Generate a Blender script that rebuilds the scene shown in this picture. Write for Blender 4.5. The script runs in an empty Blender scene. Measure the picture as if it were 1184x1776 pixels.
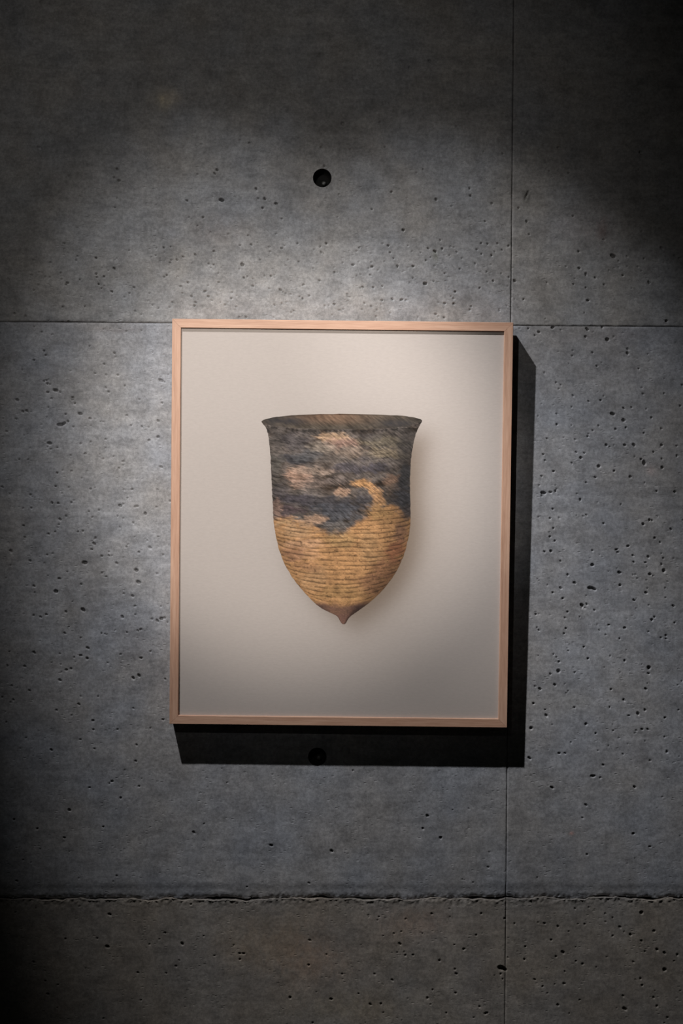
import bpy, math
import numpy as np
from mathutils import Matrix, Vector

# ------------------------------------------------------------------ camera
S = 0.0009              # metres of wall per photo pixel
F = 2467.0              # focal length in photo pixels (1184 x 1776 frame)
Z0 = 1.45               # height of the picture centre above the floor
TH, PH = math.radians(1.2), math.radians(0.35)
C_F = np.array([0, math.cos(TH), -math.sin(TH)])
_u0 = np.array([0, math.sin(TH), math.cos(TH)]); _r0 = np.array([1.0, 0, 0])
C_R = math.cos(PH)*_r0 + math.sin(PH)*_u0
C_U = -math.sin(PH)*_r0 + math.cos(PH)*_u0
C_O = np.array([0, 0, Z0]) - C_F*F*S

scene = bpy.context.scene
col = scene.collection
cam_d = bpy.data.cameras.new('camera')
cam_d.sensor_fit = 'VERTICAL'; cam_d.sensor_height = 36; cam_d.lens = 36*F/1776
cam_d.clip_start = 0.05
cam = bpy.data.objects.new('camera', cam_d); col.objects.link(cam)
M = Matrix.Identity(4)
for i in range(3):
    M[i][0], M[i][1], M[i][2], M[i][3] = C_R[i], C_U[i], -C_F[i], C_O[i]
cam.matrix_world = M
scene.camera = cam

# ------------------------------------------------------------------ world, lights, exposure
scene.view_settings.view_transform = 'Standard'
scene.view_settings.look = 'None'
scene.view_settings.exposure = 0.0
scene.view_settings.gamma = 1.0
scene.view_settings.use_curve_mapping = False
world = bpy.data.worlds.new('gallery_dark'); scene.world = world
world.use_nodes = True
world.node_tree.nodes['Background'].inputs[0].default_value = (0.95, 1.0, 0.9, 1)
world.node_tree.nodes['Background'].inputs[1].default_value = 0.004

def wp(px, py, y=0.0):
    """photo pixel -> point on the wall plane"""
    d = C_F + (px-592)/F*C_R - (py-888)/F*C_U
    return C_O + d*((y-C_O[1])/d[1])

def spot(name, loc, target, watts, colour, angle, blend, radius):
    l = bpy.data.lights.new(name, 'SPOT')
    l.energy = watts; l.color = colour; l.spot_size = math.radians(angle); l.spot_blend = blend
    l.shadow_soft_size = radius
    o = bpy.data.objects.new(name, l); col.objects.link(o)
    o.location = loc
    o.rotation_euler = (Vector(target)-Vector(loc)).to_track_quat('-Z', 'Y').to_euler()
    return o

# ceiling track spot up to the left: cool broad pool and the hard frame shadow
KEY = (-0.730, -1.099, 3.237)
spot('track_spotlight', KEY, wp(606, 1150), 184, (0.97, 0.98, 1.0), 29.6, 1.0, 0.022)
spot('track_spotlight', KEY, wp(941, 767), 122, (0.97, 0.98, 1.0), 18.6, 1.0, 0.022)  # second beam at the same point, added to shape the spot's pool
# warm accent fixture further back in the room, aimed at the picture, with its wide spill
ACCENT = (-0.390, -2.087, 2.264)
spot('accent_spotlight', ACCENT, wp(500, 790), 117, (1.0, 0.955, 0.895), 19.6, 0.72, 0.018)
spot('accent_spotlight', ACCENT, wp(400, 420), 18.5, (1.0, 0.975, 0.94), 44, 1.0, 0.018)

PAPER = np.array([0.492, 0.428, 0.388])     # reflectance of the print's pale backdrop

# ------------------------------------------------------------------ noise helpers
def _hash(ix, iy, seed):
    h = (ix.astype(np.int64)*374761393 + iy.astype(np.int64)*668265263 + seed*1442695041) & 0xffffffff
    h = ((h ^ (h >> 13))*1274126177) & 0xffffffff
    h = h ^ (h >> 16)
    return (h & 0xffff)/65535.0

def vnoise(x, y, seed=0):
    ix, iy = np.floor(x), np.floor(y)
    fx, fy = x-ix, y-iy
    fx = fx*fx*(3-2*fx); fy = fy*fy*(3-2*fy)
    a = _hash(ix, iy, seed); b = _hash(ix+1, iy, seed)
    c = _hash(ix, iy+1, seed); d = _hash(ix+1, iy+1, seed)
    return (a+(b-a)*fx)*(1-fy) + (c+(d-c)*fx)*fy

def fbm(x, y, seed=0, oct=4):
    s, a, t = 0, 1.0, 0
    for k in range(oct):
        s = s + a*vnoise(x*2**k, y*2**k, seed+17*k); t += a; a *= 0.5
    return s/t

def sstep(a, b, x):
    t = np.clip((x-a)/(b-a), 0, 1)
    return t*t*(3-2*t)

def srgb(r, g, b):
    c = np.array([r, g, b])/255.0
    return np.where(c <= 0.04045, c/12.92, ((c+0.055)/1.055)**2.4)

# ------------------------------------------------------------------ materials
def new_mat(name):
    m = bpy.data.materials.new(name); m.use_nodes = True
    nt = m.node_tree; b = nt.nodes['Principled BSDF']
    return m, nt, b

def nd(nt, kind, **inp):
    n = nt.nodes.new(kind)
    for k, v in inp.items():
        n.inputs[k].default_value = v
    return n

def noise(nt, vec, scale, detail=4, rough=0.6):
    n = nd(nt, 'ShaderNodeTexNoise', Scale=scale, Detail=detail, Roughness=rough)
    nt.links.new(vec, n.inputs['Vector'])
    return n.outputs['Fac']

def ramp(nt, fac, stops):
    r = nt.nodes.new('ShaderNodeValToRGB')
    e = r.color_ramp.elements
    e[0].position, e[0].color = stops[0][0], (*stops[0][1], 1)
    e[1].position, e[1].color = stops[-1][0], (*stops[-1][1], 1)
    for p, c in stops[1:-1]:
        k = e.new(p); k.color = (*c, 1)
    nt.links.new(fac, r.inputs[0])
    return r.outputs[0]

def mul(nt, a, b, fac=1.0, mode='MULTIPLY'):
    n = nt.nodes.new('ShaderNodeMix'); n.data_type = 'RGBA'; n.blend_type = mode
    n.inputs['Factor'].default_value = fac
    nt.links.new(a, n.inputs[6]); nt.links.new(b, n.inputs[7])
    return n.outputs[2]

def concrete_mat(name, c_lo, c_hi, offset):
    m, nt, b = new_mat(name)
    tc = nt.nodes.new('ShaderNodeTexCoord')
    mp = nt.nodes.new('ShaderNodeMapping'); mp.inputs['Location'].default_value = offset
    nt.links.new(tc.outputs['Object'], mp.inputs[0]); v = mp.outputs[0]
    base = ramp(nt, noise(nt, v, 5.5, 5, 0.65), [(0.30, c_lo), (0.70, c_hi)])
    cloud = ramp(nt, noise(nt, v, 30, 7, 0.78), [(0.34, (0.72,)*3), (0.5, (1,)*3), (0.66, (1.23,)*3)])
    c = mul(nt, base, cloud)
    ms = nt.nodes.new('ShaderNodeMapping'); ms.inputs['Scale'].default_value = (1, 1, 3.2)
    nt.links.new(v, ms.inputs[0])
    streak = ramp(nt, noise(nt, ms.outputs[0], 26, 5, 0.7), [(0.36, (0.84,)*3), (0.64, (1.14,)*3)])
    c = mul(nt, c, streak)
    fine = ramp(nt, noise(nt, v, 190, 5, 0.8), [(0.36, (0.74,)*3), (0.64, (1.24,)*3)])
    c = mul(nt, c, fine)
    hue = ramp(nt, noise(nt, v, 9, 3, 0.5), [(0.35, (0.96, 0.985, 1.04)), (0.65, (1.04, 1.0, 0.96))])
    c = mul(nt, c, hue)
    st = nt.nodes.new('ShaderNodeAttribute'); st.attribute_name = 'stain'
    c = mul(nt, c, st.outputs['Color'])
    nt.links.new(c, b.inputs['Base Color'])
    b.inputs['Roughness'].default_value = 0.62
    b.inputs['Specular IOR Level'].default_value = 0.3
    # fine relief: sandy skin and tiny blow holes
    vo = nt.nodes.new('ShaderNodeTexVoronoi'); vo.inputs['Scale'].default_value = 150
    mv = nt.nodes.new('ShaderNodeMapping'); mv.inputs['Rotation'].default_value = (0, math.radians(38), 0)
    mv.inputs['Scale'].default_value = (0.55, 1, 1.15)
    nt.links.new(v, mv.inputs[0]); nt.links.new(mv.outputs[0], vo.inputs['Vector'])
    pit = ramp(nt, vo.outputs['Distance'], [(0.10, (0,)*3), (0.24, (1,)*3)])
    gate = ramp(nt, noise(nt, v, 22, 2, 0.5), [(0.47, (1,)*3), (0.58, (0,)*3)])
    pit = mul(nt, pit, gate, 1.0, 'LIGHTEN')
    bp = nt.nodes.new('ShaderNodeBump'); bp.inputs['Strength'].default_value = 0.45; bp.inputs['Distance'].default_value = 0.0009
    nt.links.new(pit, bp.inputs['Height'])
    b2 = nt.nodes.new('ShaderNodeBump'); b2.inputs['Strength'].default_value = 0.35; b2.inputs['Distance'].default_value = 0.0012
    nt.links.new(noise(nt, v, 120, 6, 0.7), b2.inputs['Height'])
    nt.links.new(bp.outputs[0], b2.inputs['Normal'])
    nt.links.new(b2.outputs[0], b.inputs['Normal'])
    return m

MAT_UP = concrete_mat('concrete_grey', (0.235, 0.228, 0.222), (0.30, 0.293, 0.287), (3.1, 0, 1.7))
MAT_MID = concrete_mat('concrete_cool', (0.245, 0.243, 0.25), (0.315, 0.313, 0.32), (0, 0, 0))
MAT_LOW = concrete_mat('concrete_brown', (0.20, 0.178, 0.155), (0.275, 0.25, 0.222), (7.7, 0, 4.2))

def plain_mat(name, c, rough=0.8, metal=0.0):
    m, nt, b = new_mat(name)
    tc = nt.nodes.new('ShaderNodeTexCoord')
    k = ramp(nt, noise(nt, tc.outputs['Object'], 90, 4), [(0.3, tuple(x*0.75 for x in c)), (0.7, tuple(x*1.2 for x in c))])
    nt.links.new(k, b.inputs['Base Color'])
    b.inputs['Roughness'].default_value = rough; b.inputs['Metallic'].default_value = metal
    return m

MAT_JOINT = plain_mat('joint_mortar', (0.07, 0.068, 0.065), 0.95)
MAT_HOLE = plain_mat('tie_hole_mortar', (0.028, 0.026, 0.025), 0.9)
MAT_STEEL = plain_mat('tie_bolt_steel', (0.24, 0.235, 0.225), 0.6, 0.6)
MAT_BOARD = plain_mat('backing_fibreboard', (0.03, 0.026, 0.022), 0.9)

def wood_mat(name, scale):
    m, nt, b = new_mat(name)
    tc = nt.nodes.new('ShaderNodeTexCoord')
    mp = nt.nodes.new('ShaderNodeMapping'); mp.inputs['Scale'].default_value = scale
    nt.links.new(tc.outputs['Object'], mp.inputs[0]); v = mp.outputs[0]
    base = ramp(nt, noise(nt, v, 1.0, 4, 0.6), [(0.28, (0.49, 0.28, 0.188)), (0.5, (0.565, 0.34, 0.236)), (0.74, (0.64, 0.41, 0.292))])
    g = ramp(nt, noise(nt, v, 4.5, 3, 0.6), [(0.33, (0.86, 0.82, 0.80)), (0.62, (1.04, 1.04, 1.04))])
    c = mul(nt, base, g)
    nt.links.new(c, b.inputs['Base Color'])
    b.inputs['Roughness'].default_value = 0.5; b.inputs['Specular IOR Level'].default_value = 0.3
    bp = nt.nodes.new('ShaderNodeBump'); bp.inputs['Strength'].default_value = 0.15; bp.inputs['Distance'].default_value = 0.0003
    nt.links.new(noise(nt, v, 4.5, 3, 0.6), bp.inputs['Height']); nt.links.new(bp.outputs[0], b.inputs['Normal'])
    return m

WOOD_H = wood_mat('oak_horizontal', (9, 130, 260))
WOOD_V = wood_mat('oak_vertical', (260, 130, 9))

def print_mat(name):
    m, nt, b = new_mat(name)
    a = nt.nodes.new('ShaderNodeAttribute'); a.attribute_name = 'ink'
    tc = nt.nodes.new('ShaderNodeTexCoord')
    mp = nt.nodes.new('ShaderNodeMapping'); mp.inputs['Scale'].default_value = (150, 300, 420)
    nt.links.new(tc.outputs['Object'], mp.inputs[0])
    weave = noise(nt, mp.outputs[0], 1.0, 3, 0.6)
    w = ramp(nt, weave, [(0.3, (0.965,)*3), (0.7, (1.025,)*3)])
    c = mul(nt, a.outputs['Color'], w)
    nt.links.new(c, b.inputs['Base Color'])
    b.inputs['Roughness'].default_value = 0.75; b.inputs['Specular IOR Level'].default_value = 0.2
    bp = nt.nodes.new('ShaderNodeBump'); bp.inputs['Strength'].default_value = 0.12; bp.inputs['Distance'].default_value = 0.0006
    nt.links.new(weave, bp.inputs['Height']); nt.links.new(bp.outputs[0], b.inputs['Normal'])
    return m

MAT_PRINT = print_mat('photographic_print')

# ------------------------------------------------------------------ mesh helpers
def link_mesh(name, me, mat, parent=None):
    o = bpy.data.objects.new(name, me); col.objects.link(o)
    if mat is not None: me.materials.append(mat)
    if parent is not None: o.parent = parent
    return o

def quads_mesh(name, co, quads, smooth=True):
    me = bpy.data.meshes.new(name)
    me.vertices.add(len(co)); me.vertices.foreach_set('co', np.ascontiguousarray(co, dtype=np.float32).ravel())
    n = len(quads)
    me.loops.add(n*4); me.loops.foreach_set('vertex_index', np.ascontiguousarray(quads, dtype=np.int32).ravel())
    me.polygons.add(n)
    me.polygons.foreach_set('loop_start', np.arange(0, n*4, 4, dtype=np.int32))
    me.polygons.foreach_set('use_smooth', np.full(n, smooth) if np.isscalar(smooth) else smooth)
    me.update(calc_edges=True)
    return me

def colour_attr(me, name, rgb):
    a = me.color_attributes.new(name, 'FLOAT_COLOR', 'POINT')
    c = np.ones((len(me.vertices), 4), dtype=np.float32); c[:, :3] = rgb
    a.data.foreach_set('color', c.ravel())

# ------------------------------------------------------------------ the concrete wall
SLAB_Y = 0.030          # depth of the joints and of the tie holes' seat
slab_co = []
for z in (-0.1, 2.70):
    for (x, y) in ((-1.60, SLAB_Y), (2.12, SLAB_Y), (2.12, 0.30), (-1.60, 0.30)):
        slab_co.append((x, y, z))
slab_me = bpy.data.meshes.new('wall_back')
slab_me.from_pydata(slab_co, [], [(0, 1, 5, 4), (1, 2, 6, 5), (2, 3, 7, 6), (3, 0, 4, 7), (0, 3, 2, 1), (4, 5, 6, 7)])
wall = link_mesh('wall_back', slab_me, MAT_JOINT)
wall['kind'] = 'structure'
wall['label'] = 'bare grey concrete wall cast in large panels behind the picture'

SEAM_X = 0.2619
def seam_hi(x):      # upper horizontal joint (height along x)
    return 1.7422 - 0.0015*x
def seam_lo(x):      # lower horizontal construction joint
    return 0.8425 + 0.0078*x

# blow holes: photo position and radius in photo pixels, aspect, tilt
BIG, MED, SML = 4.6, 3.2, 2.5
P_BIG = [(139,718),(279,660),(147,976),(236,989),(240,1010),(97,1026),(144,1058),(1053,589),(1062,718),(1081,729),(1038,809),(1117,803),(942,855),(1027,980),(1151,990),(1009,1050),(1125,1158),(968,1164),(921,1263),(68,257),(384,347),(420,459),(737,492),(1112,264),(1063,444),(186,1642),(1112,1583),(1152,1682),(1083,1750),(280,1073),(252,891),(86,769),(97,677)]
P_MED = [(25,544),(82,665),(94,677),(30,694),(156,726),(274,730),(274,758),(279,810),(208,877),(238,878),(104,901),(163,943),(260,950),(19,956),(230,1034),(212,1070),(273,1077),(244,1092),(152,1124),(140,1137),(151,1142),(59,1132),(115,1162),(104,1180),(231,1176),(241,1172),(161,1250),(194,1355),(209,1384),(120,1405),(1019,521),(1155,557),(958,568),(1018,571),(1044,568),(934,576),(1015,584),(1088,613),(1051,772),(1083,772),(1099,772),(1147,772),(1007,794),(1148,811),(1065,817),(1093,827),(963,852),(1126,902),(1115,909),(1170,853),(1089,947),(1124,966),(1074,993),(955,956),(1127,996),(1075,1015),(1120,1028),(996,1011),(976,1038),(1130,1075),(1083,1089),(1083,1146),(962,1188),(936,1195),(925,1220),(947,1241),(1106,1238),(1016,1256),(918,1315),(957,1366),(1100,1365),(1098,1446),(206,313),(376,295),(459,345),(444,328),(455,361),(479,353),(594,214),(486,503),(710,117),(745,105),(756,346),(814,327),(699,399),(754,436),(645,463),(689,462),(716,462),(969,256),(1016,476),(1125,490),(913,384),(1147,430),(892,487),(336,1444),(470,1466),(575,1476),(190,1586),(316,1637),(535,1674),(503,1730),(574,1733),(741,1415),(764,1453),(693,1637),(804,1646),(976,1652),(1010,1672),(978,1706),(1093,1621),(1139,1647),(1152,1653),(1113,1709),(967,1743),(844,1757),(741,1731),(762,1666),(1134,1615),(875,1593)]
P_SML = [(44,548),(59,567),(59,625),(104,680),(130,700),(118,731),(165,648),(285,663),(220,721),(227,738),(242,693),(214,874),(231,907),(102,910),(144,921),(84,926),(43,932),(159,953),(189,964),(283,962),(274,931),(229,849),(90,872),(101,873),(11,748),(96,844),(124,872),(160,897),(183,762),(148,787),(179,796),(60,1028),(234,1051),(215,1030),(279,1052),(264,1074),(220,1097),(43,1156),(51,1198),(23,1214),(89,1301),(235,1320),(155,1366),(241,1364),(179,1434),(140,1106),(176,1099),(119,1087),(114,1061),(901,569),(916,570),(927,582),(1085,742),(1032,828),(939,860),(1006,867),(1027,955),(944,957),(984,997),(965,718),(939,826),(942,788),(972,1020),(984,1061),(929,1065),(1099,1041),(1167,1051),(1074,1108),(1124,1168),(954,1169),(996,1227),(1082,1215),(1153,1245),(1113,1265),(1123,1265),(1152,1278),(1041,1349),(1127,1319),(1046,1327),(1146,1106),(1155,1108),(1012,1122),(31,120),(198,308),(372,301),(557,256),(432,248),(352,377),(324,348),(396,406),(430,409),(371,436),(111,422),(284,430),(167,475),(117,491),(555,428),(470,479),(580,472),(536,513),(379,490),(356,505),(313,497),(332,514),(367,521),(410,532),(438,496),(337,530),(390,529),(476,529),(194,506),(233,499),(264,529),(816,82),(607,259),(791,219),(734,294),(679,333),(816,340),(645,363),(852,443),(629,498),(789,506),(755,545),(771,526),(787,527),(906,231),(899,361),(1020,521),(1156,556),(841,384),(763,417),(632,526),(331,1568),(305,1676),(422,1654),(537,1631),(286,1618),(58,1669),(416,1664),(846,1504),(657,1590),(683,1619),(911,1642),(927,1699),(941,1711),(997,1576),(1075,1608),(1062,1623),(1112,1632),(1133,1730),(1139,1745),(1157,1765),(831,1746),(642,1742),(680,1700),(703,1657),(716,1656),(791,1689),(909,1664),(892,1602),(944,1602),(1049,1585)]
rng = np.random.default_rng(11)
pores = []              # x, z, radius, aspect, angle, depth
def add_pore(px, py, r, asp=None, ang=None, dep=None):
    w = wp(px, py)
    r = r*rng.uniform(0.9, 1.1)
    asp = rng.uniform(1.05, 1.9) if asp is None else asp
    ang = math.radians(rng.normal(-36, 20)) if ang is None else math.radians(ang)
    dep = r*S*rng.uniform(1.9, 2.8) if dep is None else dep
    pores.append((w[0], w[2], r*S, asp, ang, dep))
for p in P_BIG: add_pore(*p, BIG*0.62)
for p in P_MED: add_pore(*p, MED*0.62)
for p in P_SML: add_pore(*p, SML*0.60)
# a few with a shape of their own
add_pore(104, 737, 3.0, 2.0, 0); add_pore(110, 735, 2.6, 1.8, 30)
add_pore(1024, 1020, 2.8, 1.9, -5); add_pore(1030, 1022, 2.6, 1.6, -30)
add_pore(1028, 1346, 2.2, 2.4, 0); add_pore(869, 1679, 4.4, 1.5, -20); add_pore(875, 1682, 3.2, 1.2, -30)
add_pore(912, 342, 3.0, 2.6, 68, 0.0012); add_pore(915, 335, 2.2, 2.4, 68, 0.0012)
# small scattered blow holes, thicker near the top joint and at mid height
zones = [(0, 200, 1184, 420, 45), (250, 420, 900, 552, 190), (0, 430, 300, 560, 45), (900, 430, 1184, 560, 25),
         (0, 570, 296, 1010, 140), (0, 1010, 296, 1300, 55), (925, 570, 1184, 1010, 120), (925, 1010, 1184, 1320, 75),
         (0, 1330, 1184, 1540, 35), (0, 1570, 600, 1776, 25), (600, 1570, 1184, 1776, 70), (0, 0, 1184, 200, 15)]
for x0, y0, x1, y1, n in zones:
    for k in range(n):
        add_pore(rng.uniform(x0, x1), rng.uniform(y0, y1), rng.choice([1.0, 1.2, 1.4, 1.6], p=[.35, .3, .25, .1]))
pores = np.array(pores)

# stains with shapes of their own: photo position, half sizes, colour factor
STAINS = [(295,168,16,12,(1.75,1.62,1.42)), (283,178,8,14,(1.3,1.25,1.1)), (989,1446,4,3,(1.5,1.0,0.9)), (1130,815,9,8,(1.22,1.1,1.08)),
          (1045,395,9,16,(0.85,0.72,0.70)), (913,340,7,13,(0.62,0.62,0.6)), (754,444,5,9,(0.82,0.83,0.72)), (720,1600,60,28,(1.22,1.08,1.0)),
          (545,1665,55,40,(1.16,1.04,0.97)), (620,1750,90,25,(1.08,1.04,0.95)), (470,1640,90,60,(1.12,1.04,0.95)), (830,1700,25,80,(0.86,0.86,0.88)),
          (130,560,120,5,(0.80,0.78,0.78)), (200,572,60,4,(0.88,0.85,0.84)), (1080,580,60,14,(0.9,0.88,0.88)), (1060,620,50,30,(0.97,0.95,0.93)), (180,580,26,8,(1.16,1.17,1.2)), (1000,395,50,26,(1.1,1.06,1.05)), (380,400,45,24,(0.96,0.92,0.9)), (300,405,12,10,(1.1,1.12,1.16)),
          (1100,1310,22,16,(0.86,0.87,0.9)), (995,1215,26,14,(0.9,0.9,0.88)), (230,1120,30,40,(0.95,0.94,0.94))]
HOLES = [(558.5, 308.5, 16.0), (550.0, 1312.5, 16.0)]
HOLES_W = [(wp(a, b)[0], wp(a, b)[2], r*S) for a, b, r in HOLES]

STEP = 1.45*S
X_LO, X_HI = wp(-25, 888)[0], wp(1209, 888)[0]
Z_LO, Z_HI = wp(592, 1800)[2], wp(592, -24)[2]
def lines(a, b, lo, hi):
    """grid lines from a to b, dense where the photo looks, with tight rows at both ends"""
    d0, d1 = max(a, lo), min(b, hi)
    out = list(np.arange(d0, d1, STEP)) + [d1]
    if a < d0: out = list(np.linspace(a, d0, 14)[:-1]) + out
    if b > d1: out = out + list(np.linspace(d1, b, 14)[1:])
    out = [v for v in out if a+0.0024 < v < b-0.0024]
    edge = [0, 0.0005, 0.0011, 0.0018]
    return np.array([a+e for e in edge] + out + [b-e for e in reversed(edge)])

def wander(X):
    """ragged course of the construction joint"""
    return 0.0075*(fbm(X*34, X*0+6, 51, 4)-0.5)

def panel(x0, x1, zb, zt, mat, kind):
    """one cast panel: zb, zt are its bottom and top edge as functions of x; kind names its joints"""
    xs = lines(x0, x1, X_LO, X_HI)
    xm = 0.5*(max(x0, X_LO)+min(x1, X_HI))
    zs = lines(float(zb(xm)), float(zt(xm)), Z_LO, Z_HI)
    t = (zs-zs[0])/(zs[-1]-zs[0])
    nx, nz = len(xs), len(zs)
    X = np.repeat(xs[None, :], nz, 0)
    B, T = zb(xs), zt(xs)
    Z = B[None, :] + (T-B)[None, :]*t[:, None]
    D = np.zeros_like(X)                                  # depth into the wall
    # gentle unevenness of the cast face
    D += 0.0011*(fbm(X*9+3, Z*9+7, 5, 3)-0.5) + 0.00045*(fbm(X*70, Z*70, 9, 3)-0.5)
    eb, et = Z-B[None, :], T[None, :]-Z
    el, er = X-x0, x1-X
    ch = lambda e, w, d: d*np.clip(1-e/w, 0, 1)**2
    nv = fbm(Z*90, Z*0+kind*3.3, 21, 3)
    D += ch(el, 0.0022, 1)*(0.0004+0.0016*nv) + ch(er, 0.0022, 1)*(0.0004+0.0016*nv)
    nh = fbm(X*80, X*0+kind*5.1, 23, 3)
    if kind == 0:      # above the upper joint
        D += ch(eb, 0.0026, 1)*(0.0003+0.0018*nh)
    if kind == 1:      # below the upper joint, above the rough construction joint
        left = 1-sstep(-0.1, 0.35, X)
        D += ch(et, 0.004, 1)*(0.0002+0.0022*nh)*(0.4+0.6*left)
        roll = 0.5+0.9*fbm(X*7, X*0, 31, 3)
        D += 0.0042*roll*np.clip(1-eb/0.016, 0, 1)**2
        D += 0.0013*np.exp(-((eb-0.013-0.004*(roll-0.9))/0.007)**2)*roll
        rag = fbm(X*75, X*0+2, 33, 4)-0.5
        wgt = np.exp(-eb/0.005)
        Z = Z + wgt*(0.0030*rag + wander(X))
        D += wgt*0.004*(fbm(X*240, Z*240, 35, 3)-0.45)
    if kind == 2:      # below the construction joint
        rag = fbm(X*62, X*0+9, 43, 4)-0.5
        wgt = np.exp(-et/0.006)
        gap = sstep(0.42, 0.6, fbm(X*13, X*0+4, 47, 3))
        Z = Z + wgt*(0.0042*rag + wander(X) + 0.0007 - 0.0026*gap)
        D += -0.0010*np.exp(-et/0.008) + wgt*0.005*(fbm(X*230, Z*230, 45, 3)-0.45)
    # blow holes
    for (qx, qz, r, asp, ang, dep) in pores:
        R = r*asp*1.4
        if qx+R < x0 or qx-R > x1 or qz+R < Z[0].min() or qz-R > Z[-1].max(): continue
        i0, i1 = np.searchsorted(xs, [qx-R, qx+R])
        zz = Z[:, min(i0, nx-1)]
        j0, j1 = np.searchsorted(zz, [qz-R, qz+R])
        if i1 <= i0 or j1 <= j0: continue
        dx, dz = X[j0:j1, i0:i1]-qx, Z[j0:j1, i0:i1]-qz
        ca, sa = math.cos(ang), math.sin(ang)
        u, w = (dx*ca+dz*sa)/(r*asp), (-dx*sa+dz*ca)/r
        rho = np.sqrt(u*u+w*w)
        D[j0:j1, i0:i1] = np.maximum(D[j0:j1, i0:i1], D[j0:j1, i0:i1] + dep*(1-sstep(0.66, 1.06, rho)))
    keep = np.ones((nz-1, nx-1), bool)
    hole_here = []
    for (hx, hz, hr) in HOLES_W:
        if x0 < hx < x1 and B.min() < hz < T.max():
            dx, dz = X-hx, Z-hz; rr = np.sqrt(dx*dx+dz*dz)
            near = np.abs(rr-hr) < STEP*0.72
            k = np.where(near, hr/np.maximum(rr, 1e-9), 1)
            X = hx+dx*k; Z = hz+dz*k
            D = np.where(near | (rr < hr), 0.0002*(nv-0.5), D)
            rr = np.where(near, hr, rr)
            ins = rr <= hr+1e-7
            keep &= ~(ins[:-1, :-1] & ins[1:, :-1] & ins[:-1, 1:] & ins[1:, 1:])
            hole_here.append((hx, hz, hr))
    co = np.stack([X, D, Z], -1).reshape(-1, 3)
    idx = np.arange(nx*nz).reshape(nz, nx)
    q = np.stack([idx[:-1, :-1], idx[:-1, 1:], idx[1:, 1:], idx[1:, :-1]], -1)[keep]
    smooth = np.ones(len(q), bool)
    # returns of the panel into the joints
    rim = np.concatenate([idx[0, :], idx[1:, -1], idx[-1, -2::-1], idx[-2:0:-1, 0]])
    a = co[rim]; bk = a.copy(); bk[:, 1] = SLAB_Y+0.002
    n0 = len(co); m = len(rim); k = np.arange(m); kn = (k+1) % m
    co = np.concatenate([co, a, bk])
    sk = np.stack([n0+k, n0+m+k, n0+m+kn, n0+kn], -1)
    q = np.concatenate([q, sk]); smooth = np.concatenate([smooth, np.zeros(m, bool)])
    me = quads_mesh('concrete_panel', co, q, smooth)
    # stain colours
    rgb = np.ones((len(co), 3))
    wx = 0.006*(fbm(co[:, 0]*60, co[:, 2]*60, 61, 3)-0.5); wz = 0.006*(fbm(co[:, 0]*60, co[:, 2]*60, 67, 3)-0.5)
    grain = 0.45+1.1*fbm(co[:, 0]*170, co[:, 2]*110, 71, 2)
    for (sx, sy, ra, rb, c) in STAINS:
        w = wp(sx, sy)
        e = ((co[:, 0]+wx-w[0])/(ra*S))**2 + ((co[:, 2]+wz-w[2])/(rb*S))**2
        g = np.clip(np.exp(-e*0.9)*grain, 0, 1)[:, None]
        rgb *= 1 + g*(np.array(c)-1)
    colour_attr(me, 'stain', rgb)
    o = link_mesh('concrete_panel', me, mat, wall)
    for h in hole_here: tie_hole(o, *h)
    return o

def tie_hole(parent, hx, hz, hr):
    """round formwork tie hole: tapered sleeve, seat and the cut end of the tie bolt"""
    prof = [(hr*1.0, -0.0001), (hr*0.985, 0.0015), (hr*0.93, 0.014), (hr*0.80, 0.0245), (hr*0.62, 0.0262), (hr*0.40, 0.0265), (0.0005, 0.0265)]
    n = 40; co = []; fs = []
    for (r, y) in prof:
        for i in range(n):
            a = 2*math.pi*i/n
            j = 1+0.03*math.sin(3*a+1)*(y > 0.01)
            co.append((hx+r*j*math.cos(a), y, hz+r*j*math.sin(a)))
    for k in range(len(prof)-1):
        for i in range(n):
            fs.append((k*n+i, (k+1)*n+i, (k+1)*n+(i+1) % n, k*n+(i+1) % n))
    nb = len(fs); b0 = len(co); nn = 14
    for (r, y) in ((0.0034, 0.0265), (0.0034, 0.0155), (0.0026, 0.0145), (0.0002, 0.0145)):   # bolt stub
        for i in range(nn):
            a = 2*math.pi*i/nn
            co.append((hx+0.0022+r*math.cos(a), y, hz-0.0048+r*math.sin(a)))
    for k in range(3):
        for i in range(nn):
            fs.append((b0+k*nn+i, b0+k*nn+(i+1) % nn, b0+(k+1)*nn+(i+1) % nn, b0+(k+1)*nn+i))
    me = bpy.data.meshes.new('tie_hole'); me.from_pydata(co, [], fs)
    me.materials.append(MAT_HOLE); me.materials.append(MAT_STEEL)
    for i, p in enumerate(me.polygons):
        p.material_index = 0 if i < nb else 1; p.use_smooth = True
    o = bpy.data.objects.new('tie_hole', me); col.objects.link(o); o.parent = parent
    o['label'] = 'dark round formwork tie hole'
    return o

XL, XR, G = -1.54, 2.06, 0.00035
top = lambda x: np.full_like(np.asarray(x, float), 2.64)
bot = lambda x: np.full_like(np.asarray(x, float), -0.06)
hi_a = lambda x: seam_hi(np.asarray(x, float))+0.0003
hi_b = lambda x: seam_hi(np.asarray(x, float))-0.0003
lo_a = lambda x: seam_lo(np.asarray(x, float))+0.0009
lo_b = lambda x: seam_lo(np.asarray(x, float))-0.0007
for xa, xb in ((XL, SEAM_X-G), (SEAM_X+G, XR)):
    panel(xa, xb, hi_a, top, MAT_UP, 0)
    panel(xa, xb, lo_a, hi_b, MAT_MID, 1)
    panel(xa, xb, bot, lo_b, MAT_LOW, 2)

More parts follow.
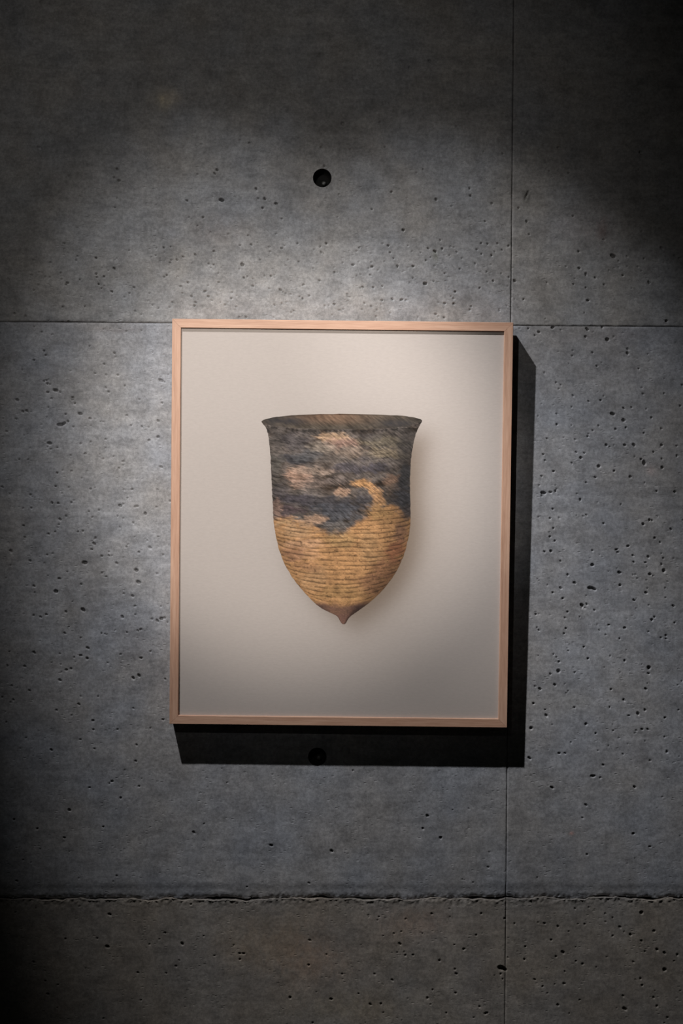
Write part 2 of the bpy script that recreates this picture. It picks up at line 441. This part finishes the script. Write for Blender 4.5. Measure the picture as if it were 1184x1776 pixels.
# ------------------------------------------------------------------ the framed picture
FW, FH, FACE, DEPTH = 0.5202, 0.6220, 0.0136, 0.0335
ROT, TILT = -0.0051, 0.0158
FC = np.array([-0.0014, -0.040, 1.432])                      # centre of the frame's front face
ct, st_ = math.cos(TILT), math.sin(TILT); cr, sr = math.cos(ROT), math.sin(ROT)
AX = np.array([cr, -sr*st_, sr*ct]); AZ = np.array([-sr, -cr*st_, cr*ct]); AY = np.cross(AZ, AX)
BASE = FC - AZ*FH/2 + AY*DEPTH                                # bottom back edge: where it rests on the wall
FM = Matrix.Identity(4)
for i in range(3):
    FM[i][0], FM[i][1], FM[i][2], FM[i][3] = AX[i], AY[i], AZ[i], BASE[i]
pic = bpy.data.objects.new('framed_picture', None); col.objects.link(pic)
pic.empty_display_size = 0.1
pic.matrix_world = FM
pic['label'] = 'framed photograph of a pointed clay pot in a pale wooden frame on the concrete wall'
pic['category'] = 'picture'

Y_FRONT = -DEPTH
RECESS = 0.0042
Y_PRINT = Y_FRONT+RECESS

def rail(side):
    # profile: inset from the outer edge, depth; small eased edges
    e = 0.0006
    prof = [(e, Y_FRONT), (FACE-e, Y_FRONT), (FACE, Y_FRONT+e), (FACE, 0.0), (0, 0.0), (0, Y_FRONT+e)]
    g = 0.00012                                               # hairline at the mitres
    co = []
    for end in (0, 1):
        for (o, y) in prof:
            hw, hh = FW/2-o, FH/2-o
            s = -1 if end == 0 else 1
            if side == 'top': x, z = s*(hw-g), hh
            elif side == 'bottom': x, z = -s*(hw-g), -hh
            elif side == 'left': x, z = -hw, s*(hh-g)
            else: x, z = hw, -s*(hh-g)
            co.append((x, y, z+FH/2))
    n = len(prof)
    fs = [(i, n+i, n+(i+1) % n, (i+1) % n) for i in range(n)] + [tuple(range(n)), tuple(range(2*n-1, n-1, -1))]
    me = bpy.data.meshes.new('frame_rail'); me.from_pydata(co, [], fs); me.update()
    import bmesh
    bm = bmesh.new(); bm.from_mesh(me); bmesh.ops.recalc_face_normals(bm, faces=bm.faces); bm.to_mesh(me); bm.free()
    return link_mesh('frame_rail', me, WOOD_H if side in ('top', 'bottom') else WOOD_V, pic)
for sd in ('top', 'right', 'bottom', 'left'): rail(sd)

def box_mesh(name, x0, x1, y0, y1, z0, z1):
    me = bpy.data.meshes.new(name)
    me.from_pydata([(x0,y0,z0),(x1,y0,z0),(x1,y1,z0),(x0,y1,z0),(x0,y0,z1),(x1,y0,z1),(x1,y1,z1),(x0,y1,z1)], [],
                   [(0,1,5,4),(1,2,6,5),(2,3,7,6),(3,0,4,7),(0,3,2,1),(4,5,6,7)])
    return me
IW, IZ0, IZ1 = FW/2-FACE, FACE, FH-FACE
link_mesh('backing_board', box_mesh('backing_board', -IW, IW, Y_PRINT+0.003, Y_PRINT+0.006, IZ0, IZ1), MAT_BOARD, pic)

# photo pixel <-> print plane
Ainv = np.array(FM.inverted())
def px_to_local(px, py, y):
    d = C_F[None, :] + ((px-592)/F)[:, None]*C_R[None, :] - ((py-888)/F)[:, None]*C_U[None, :]
    o = Ainv[:3, :3] @ C_O + Ainv[:3, 3]
    dl = d @ Ainv[:3, :3].T
    t = (y-o[1])/dl[:, 1]
    return o[None, :] + dl*t[:, None]
def local_to_px(P):
    Wd = P @ np.array(FM)[:3, :3].T + np.array(FM)[:3, 3] - C_O
    w = Wd @ C_F
    return 592+F*(Wd @ C_R)/w, 888-F*(Wd @ C_U)/w

# outline of the pot in the print: left and right edge by row
L_Y = [718, 719.5, 721, 724, 728, 731, 735, 740, 746, 752, 762, 773, 788, 805, 822, 839, 856, 874, 897, 912, 929, 949, 969, 985, 1000.6, 1015, 1029, 1040, 1049.4, 1056, 1061, 1065, 1068, 1072, 1076.7, 1080, 1082.5]
L_X = [575, 520, 498, 472, 457, 453, 455.5, 460, 462.8, 464.3, 466, 467.4, 468.6, 469.4, 470.2, 471, 471.8, 472.6, 473.7, 475.2, 478, 482.6, 489, 497, 506, 517, 529, 539.5, 549.5, 559, 569.3, 578, 583.7, 587, 589.2, 591.2, 594.2]
R_Y = [718, 719, 721, 724, 727, 729, 731, 735, 741.7, 750, 759, 770, 782, 796, 810.6, 830, 851, 872, 891, 907, 923, 949, 965, 980.5, 997, 1012, 1026, 1038, 1047, 1055, 1062, 1068, 1072, 1076, 1080, 1082.5]
R_X = [588, 655, 697, 719, 729, 731.8, 731.5, 729, 725.5, 721.5, 718.7, 716.3, 714.4, 712.6, 711.5, 710.8, 710.6, 711.2, 711.8, 711.4, 709.8, 704.3, 699.2, 692.5, 683.5, 673, 661, 648.5, 638, 627, 617, 608.5, 604.5, 602, 600, 597.4]

def build_print():
    nx, nz = 190, 230
    gx = np.linspace(-IW, IW, nx); gz = np.linspace(IZ0, IZ1, nz)
    Xg, Zg = np.meshgrid(gx, gz)
    co = np.stack([Xg, np.full_like(Xg, Y_PRINT), Zg], -1).reshape(-1, 3)
    idx = np.arange(nx*nz).reshape(nz, nx)
    q = np.stack([idx[:-1, :-1], idx[:-1, 1:], idx[1:, 1:], idx[1:, :-1]], -1).reshape(-1, 4)
    rim = np.concatenate([idx[0, :], idx[1:, -1], idx[-1, -2::-1], idx[-2:0:-1, 0]])
    bk = co[rim].copy(); bk[:, 1] = Y_PRINT+0.003
    n0, m = len(co), len(rim); k = np.arange(m); kn = (k+1) % m
    q = np.concatenate([q, np.stack([rim, n0+k, n0+kn, rim[kn]], -1)])
    co = np.concatenate([co, bk])
    me = quads_mesh('print_sheet', co, q, False)
    px, py = local_to_px(co)
    # the photograph's backdrop with the pot's own soft shadow (printed ink)
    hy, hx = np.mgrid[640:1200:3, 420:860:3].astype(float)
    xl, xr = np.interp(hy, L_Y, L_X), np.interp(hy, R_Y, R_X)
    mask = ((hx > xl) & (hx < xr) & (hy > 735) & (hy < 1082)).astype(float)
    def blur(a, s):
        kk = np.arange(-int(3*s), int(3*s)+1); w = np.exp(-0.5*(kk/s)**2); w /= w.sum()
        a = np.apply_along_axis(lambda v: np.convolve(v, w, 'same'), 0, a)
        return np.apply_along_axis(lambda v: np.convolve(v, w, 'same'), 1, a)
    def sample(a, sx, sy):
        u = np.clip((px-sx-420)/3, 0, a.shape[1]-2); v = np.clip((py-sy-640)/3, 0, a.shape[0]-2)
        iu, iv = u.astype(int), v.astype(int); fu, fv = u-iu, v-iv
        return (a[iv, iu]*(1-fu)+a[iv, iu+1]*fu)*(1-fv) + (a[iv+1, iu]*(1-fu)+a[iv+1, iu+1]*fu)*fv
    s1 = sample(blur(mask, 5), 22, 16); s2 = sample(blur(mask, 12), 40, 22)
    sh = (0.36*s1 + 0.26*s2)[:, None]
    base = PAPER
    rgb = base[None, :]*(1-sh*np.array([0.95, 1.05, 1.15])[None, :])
    rgb *= (1+0.03*(fbm(px/160, py/160, 3, 2)-0.5))[:, None]
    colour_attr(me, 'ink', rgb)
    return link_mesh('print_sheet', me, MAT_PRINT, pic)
sheet = build_print()
sheet['label'] = 'pale beige photographic print'

def build_pot():
    rows = np.concatenate([np.linspace(718, 735, 34)[:-1], np.linspace(735, 1082.5, 430)])
    ns = 330
    s = np.linspace(-1, 1, ns)
    Sg, Y = np.meshgrid(s, rows)
    # frayed silhouette: the coil ends show as small bumps
    fr = 0.9*(vnoise(rows/3.6, rows*0, 5)-0.5)*sstep(735, 750, rows)*(1-sstep(1000, 1060, rows))
    fr2 = 0.9*(vnoise(rows/3.9, rows*0, 8)-0.5)*sstep(735, 750, rows)*(1-sstep(1000, 1060, rows))
    xl, xr = np.interp(rows, L_Y, L_X)+fr, np.interp(rows, R_Y, R_X)+fr2
    X = xl[:, None] + (xr-xl)[:, None]*(Sg+1)/2
    Y = Y + 1.1*(vnoise(X/5.5, X*0, 29)-0.5)*(1-sstep(719, 729, Y))
    px, py, sg = X.ravel(), Y.ravel(), Sg.ravel()
    co = px_to_local(px, py, Y_PRINT-0.00015)
    idx = np.arange(co.shape[0]).reshape(len(rows), ns)
    q = np.stack([idx[1:, :-1], idx[1:, 1:], idx[:-1, 1:], idx[:-1, :-1]], -1).reshape(-1, 4)
    me = quads_mesh('pot_image', co, q, False)
    # ---- ink
    wx = px + 16*(fbm(px/26, py/20, 101, 4)-0.5) + 7*(fbm(px/7, py/5, 105, 2)-0.5)
    wy = py + 14*(fbm(px/26, py/18, 103, 4)-0.5) + 5*(fbm(px/7, py/5, 107, 2)-0.5)
    arc = np.sqrt(np.clip(1-sg*sg, 0, 1))
    a = math.radians(37)
    u, v = px*math.cos(a)+py*math.sin(a), -px*math.sin(a)+py*math.cos(a)
    b = math.radians(12)
    u2, v2 = px*math.cos(b)+py*math.sin(b), -px*math.sin(b)+py*math.cos(b)
    side = sstep(520, 620, px)
    stroke = side*fbm(u/10, v/1.4, 151, 3) + (1-side)*fbm(u2/10, v2/1.5, 153, 3)
    fine = fbm(px/2.4, py/1.8, 161, 2)
    mott = 0.55*fbm(px/12, py/7, 131, 4) + 0.45*stroke
    C = lambda *c: srgb(*c)
    OCH, SLATE, TAUPE, PINK = C(195, 147, 99), C(64, 64, 67), C(102, 94, 87), C(176, 145, 122)
    n = len(px)
    rgb = np.tile(TAUPE, (n, 1))
    up = fbm(px/30, py/12, 111, 5)
    rgb += (up-0.5)[:, None]*0.26*np.array([1, 0.93, 0.86])
    def lay(c, w):
        nonlocal rgb
        w = np.clip(w, 0, 1)[:, None]; rgb = rgb*(1-w)+np.asarray(c)[None, :]*w
    def blob(x, y, rx, ry, c, k, rot=0):
        t = math.radians(rot); dx, dy = wx-x, wy-y
        p, q_ = dx*math.cos(t)+dy*math.sin(t), -dx*math.sin(t)+dy*math.cos(t)
        e = np.sqrt((p/rx)**2+(q_/ry)**2)
        lay(c, k*sstep(0.02, 0.98, 1.5-e + 1.7*(mott-0.5)))
    # sooted upper half
    blob(505, 766, 32, 18, C(84, 80, 80), 0.8); blob(478, 775, 16, 22, C(104, 98, 90), 0.5)
    blob(508, 797, 34, 9, SLATE, 0.9); blob(536, 790, 30, 9, C(92, 93, 94), 0.7); blob(478, 806, 12, 14, C(98, 96, 88), 0.6)
    blob(578, 757, 24, 8, C(196, 166, 134), 0.85); blob(592, 770, 26, 10, C(168, 138, 122), 0.8); blob(560, 775, 22, 9, C(150, 140, 126), 0.7)
    blob(604, 786, 26, 9, C(146, 130, 114), 0.7); blob(575, 794, 24, 7, C(120, 112, 104), 0.6)
    blob(660, 768, 34, 12, C(122, 114, 96), 0.75); blob(668, 788, 32, 10, C(136, 124, 102), 0.8); blob(700, 775, 12, 26, C(84, 80, 76), 0.7)
    blob(640, 756, 14, 8, C(88, 84, 82), 0.6); blob(606, 812, 34, 9, C(86, 82, 86), 0.85); blob(652, 812, 20, 8, C(76, 73, 78), 0.85); blob(632, 795, 12, 8, C(86, 82, 84), 0.6)
    blob(520, 826, 20, 15, C(178, 146, 124), 0.8); blob(545, 815, 34, 7, C(158, 140, 124), 0.7); blob(548, 836, 34, 10, C(136, 122, 112), 0.55); blob(582, 834, 22, 8, C(124, 114, 108), 0.5)
    blob(478, 830, 9, 24, C(96, 92, 86), 0.6); blob(484, 856, 14, 12, C(78, 74, 76), 0.7)
    # ochre body
    ed = np.interp(px, [470, 485, 500, 520, 540, 556, 575, 596, 612, 628, 645, 660, 675, 690, 700, 712],
                   [908, 900, 898, 904, 911, 921, 929, 926, 912, 903, 893, 884, 878, 882, 893, 902])
    nb = 22*(fbm(px/20, py/14, 121, 4)-0.5) + 9*(stroke-0.5)
    lay(OCH, sstep(-5, 6, py-ed+nb))
    blob(632, 840, 18, 8, C(192, 148, 100), 0.95, 12); blob(652, 850, 14, 9, C(190, 148, 104), 0.9, 30); blob(658, 868, 9, 13, C(180, 140, 98), 0.85)
    blob(655, 890, 22, 14, C(172, 134, 88), 0.9)
    blob(596, 852, 13, 7, C(184, 152, 126), 0.75); blob(680, 832, 14, 8, C(150, 120, 98), 0.6); blob(684, 848, 16, 9, C(112, 98, 86), 0.7)
    # slate fire clouds
    blob(560, 870, 72, 10, C(74, 72, 74), 0.95); blob(590, 882, 50, 9, C(74, 76, 81), 0.9); blob(630, 864, 16, 9, C(74, 72, 74), 0.9); blob(508, 868, 30, 10, C(74, 70, 74), 0.9)
    blob(590, 898, 36, 10, C(86, 88, 92), 0.9); blob(584, 912, 22, 8, C(112, 108, 104), 0.75); blob(506, 886, 28, 8, C(84, 72, 74), 0.85)
    blob(704, 864, 18, 22, C(66, 66, 69), 0.95); blob(704, 826, 11, 22, C(68, 68, 70), 0.85); blob(706, 892, 10, 10, C(84, 76, 74), 0.8)
    blob(548, 898, 15, 7, C(180, 150, 124), 0.85); blob(530, 908, 16, 6, C(176, 146, 118), 0.6); blob(575, 922, 26, 5, C(118, 102, 88), 0.6)
    blob(480, 884, 7, 18, C(150, 124, 110), 0.8); blob(494, 904, 18, 7, C(196, 160, 118), 0.8)
    # warmer, paler and browner places on the ochre
    blob(512, 922, 28, 12, C(196, 160, 122), 0.6); blob(525, 944, 34, 10, C(200, 158, 124), 0.6); blob(512, 962, 20, 10, C(158, 116, 90), 0.7); blob(540, 962, 22, 9, C(196, 152, 116), 0.5)
    blob(545, 1000, 20, 22, C(200, 158, 114), 0.6); blob(532, 982, 22, 8, C(160, 118, 86), 0.6)
    blob(696, 925, 14, 18, C(134, 98, 80), 0.7); blob(688, 955, 18, 16, C(164, 106, 76), 0.8); blob(668, 985, 26, 18, C(150, 106, 78), 0.7); blob(650, 1015, 30, 18, C(148, 106, 80), 0.65)
    blob(640, 950, 16, 26, C(196, 156, 110), 0.5); blob(590, 935, 26, 12, C(188, 154, 104), 0.5); blob(590, 1030, 40, 14, C(164, 130, 84), 0.5)
    low = sstep(-10, 12, py-ed+nb)
    pt = fbm(px/11, py/6, 133, 4)
    rgb *= (1 + 0.75*(pt-0.5) + 0.35*low*(fbm(px/34, py/20, 137, 3)-0.5))[:, None]
    # coil ridges: sagging lines, broken and uneven
    ph = (py - 15.0*arc)/7.7 + 1.2*(fbm(px/60, py/16, 141, 3)-0.5)
    fl = ph-np.floor(ph)
    jit = fbm(px/11, np.floor(ph)*3.7, 143, 3)
    lw = 0.07+0.12*jit
    line = np.exp(-((fl-0.5)/lw)**2)*sstep(0.28, 0.66, jit+0.06)
    zone = np.clip(0.95*low + 0.95*np.exp(-((px-655)/40)**2-((py-788)/22)**2) + 0.6*sstep(800, 850, py) + 0.5*sstep(-0.6, -1, sg), 0.25, 1)*(1-sstep(1038, 1050, py))
    rgb *= (1-0.62*line*zone)[:, None]
    rgb *= (1+0.16*np.exp(-((fl-0.82)/0.15)**2)*zone)[:, None]
    # fine slanting brush strokes on the sooted part
    upz = 1-0.70*low
    rgb *= np.clip(1+upz*(1.6*(stroke-0.5)+0.9*(fbm(u/7, v/1.2, 157, 2)-0.5)), 0.35, 2.2)[:, None]
    rgb *= (1+0.45*(fine-0.5))[:, None]
    spk = sstep(0.72, 0.82, fbm(px/3.5, py/2.6, 163, 2))
    rgb *= (1-0.45*spk*low)[:, None]
    rgb *= 1 + (1-low)[:, None]*np.array([0.10, 0.04, 0.0])[None, :]
    # dark knob
    lay(C(118, 88, 76), 0.85*sstep(1043, 1053, py+3*np.sin(px/14)+8*(pt-0.5)))
    lay(C(86, 66, 62), 0.7*sstep(1045, 1054, py)*np.exp(-((px-622)/20)**2))
    lay(C(76, 60, 58), 0.5*sstep(1046, 1052, py)*np.exp(-((px-558)/10)**2))
    lay(C(128, 94, 84), 0.5*sstep(1062, 1070, py))
    rgb *= np.where(py > 1046, 0.75+0.5*fine, 1)[:, None]
    # the pot's own modelling in the photograph
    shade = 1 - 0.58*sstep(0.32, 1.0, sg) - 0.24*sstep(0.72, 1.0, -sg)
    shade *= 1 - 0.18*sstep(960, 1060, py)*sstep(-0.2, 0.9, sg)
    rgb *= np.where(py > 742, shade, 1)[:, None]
    # mouth: dark inside behind the lip
    lip = np.interp(px, [452, 470, 500, 540, 584, 630, 680, 710, 732], [731, 738, 741.5, 744, 745, 744.5, 742.5, 739, 729]) + 1.8*(vnoise(px/6, px*0, 7)-0.5)
    inside = 1-sstep(-1.2, 1.2, py-lip)
    inn = np.array(C(92, 82, 70))[None, :]*(0.45+1.1*fbm(px/22, py/7, 171, 4))[:, None]
    warm = (np.exp(-((px-575)/62)**2)*(1-sstep(724, 742, py)))[:, None]
    inn = inn*(1-warm*0.7) + np.array(C(140, 108, 84))[None, :]*warm*0.7
    inn *= np.clip(0.35+1.3*fbm(u/9, v/1.8, 173, 3), 0.4, 1.6)[:, None]
    dk = np.clip(0.75*np.exp(-((px-500)/30)**2-((py-731)/8)**2) + 0.8*np.exp(-((px-688)/34)**2-((py-735)/7)**2) + 0.3*np.exp(-((px-470)/14)**2), 0, 0.85)
    dk *= np.clip(0.5+1.0*mott, 0, 1.2)
    inn = inn*(1-dk[:, None]) + np.array(C(52, 52, 56))[None, :]*dk[:, None]
    rgb = rgb*(1-inside[:, None]) + inn*inside[:, None]
    notch = sstep(0.25, 0.75, vnoise(px/3.6, px*0, 9))
    rgb *= (1-0.68*(0.3+0.7*notch)*np.exp(-((py-lip-1.5-1.5*notch)/2.6)**2))[:, None]
    rgb *= (1-0.28*np.exp(-((py-lip-7)/5)**2))[:, None]
    brim = np.interp(px, [452, 457, 472, 498, 520, 581, 655, 697, 719, 729, 732], [731, 728, 724, 721, 719.5, 718, 719, 721, 724, 727, 729])
    rgb *= (1-0.45*(0.3+0.7*vnoise(px/5, px*0, 19))*np.exp(-((py-brim-0.5)/1.5)**2))[:, None]
    # ink reflectance relative to the paper (paper reads about 200,188,176 near the pot)
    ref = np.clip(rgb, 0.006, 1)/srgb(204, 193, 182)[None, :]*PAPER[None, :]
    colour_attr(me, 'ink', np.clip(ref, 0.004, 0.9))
    o = link_mesh('pot_image', me, MAT_PRINT, sheet)
    o['label'] = 'printed image of an ochre and soot-black clay pot with pointed base'
    return o
build_pot()
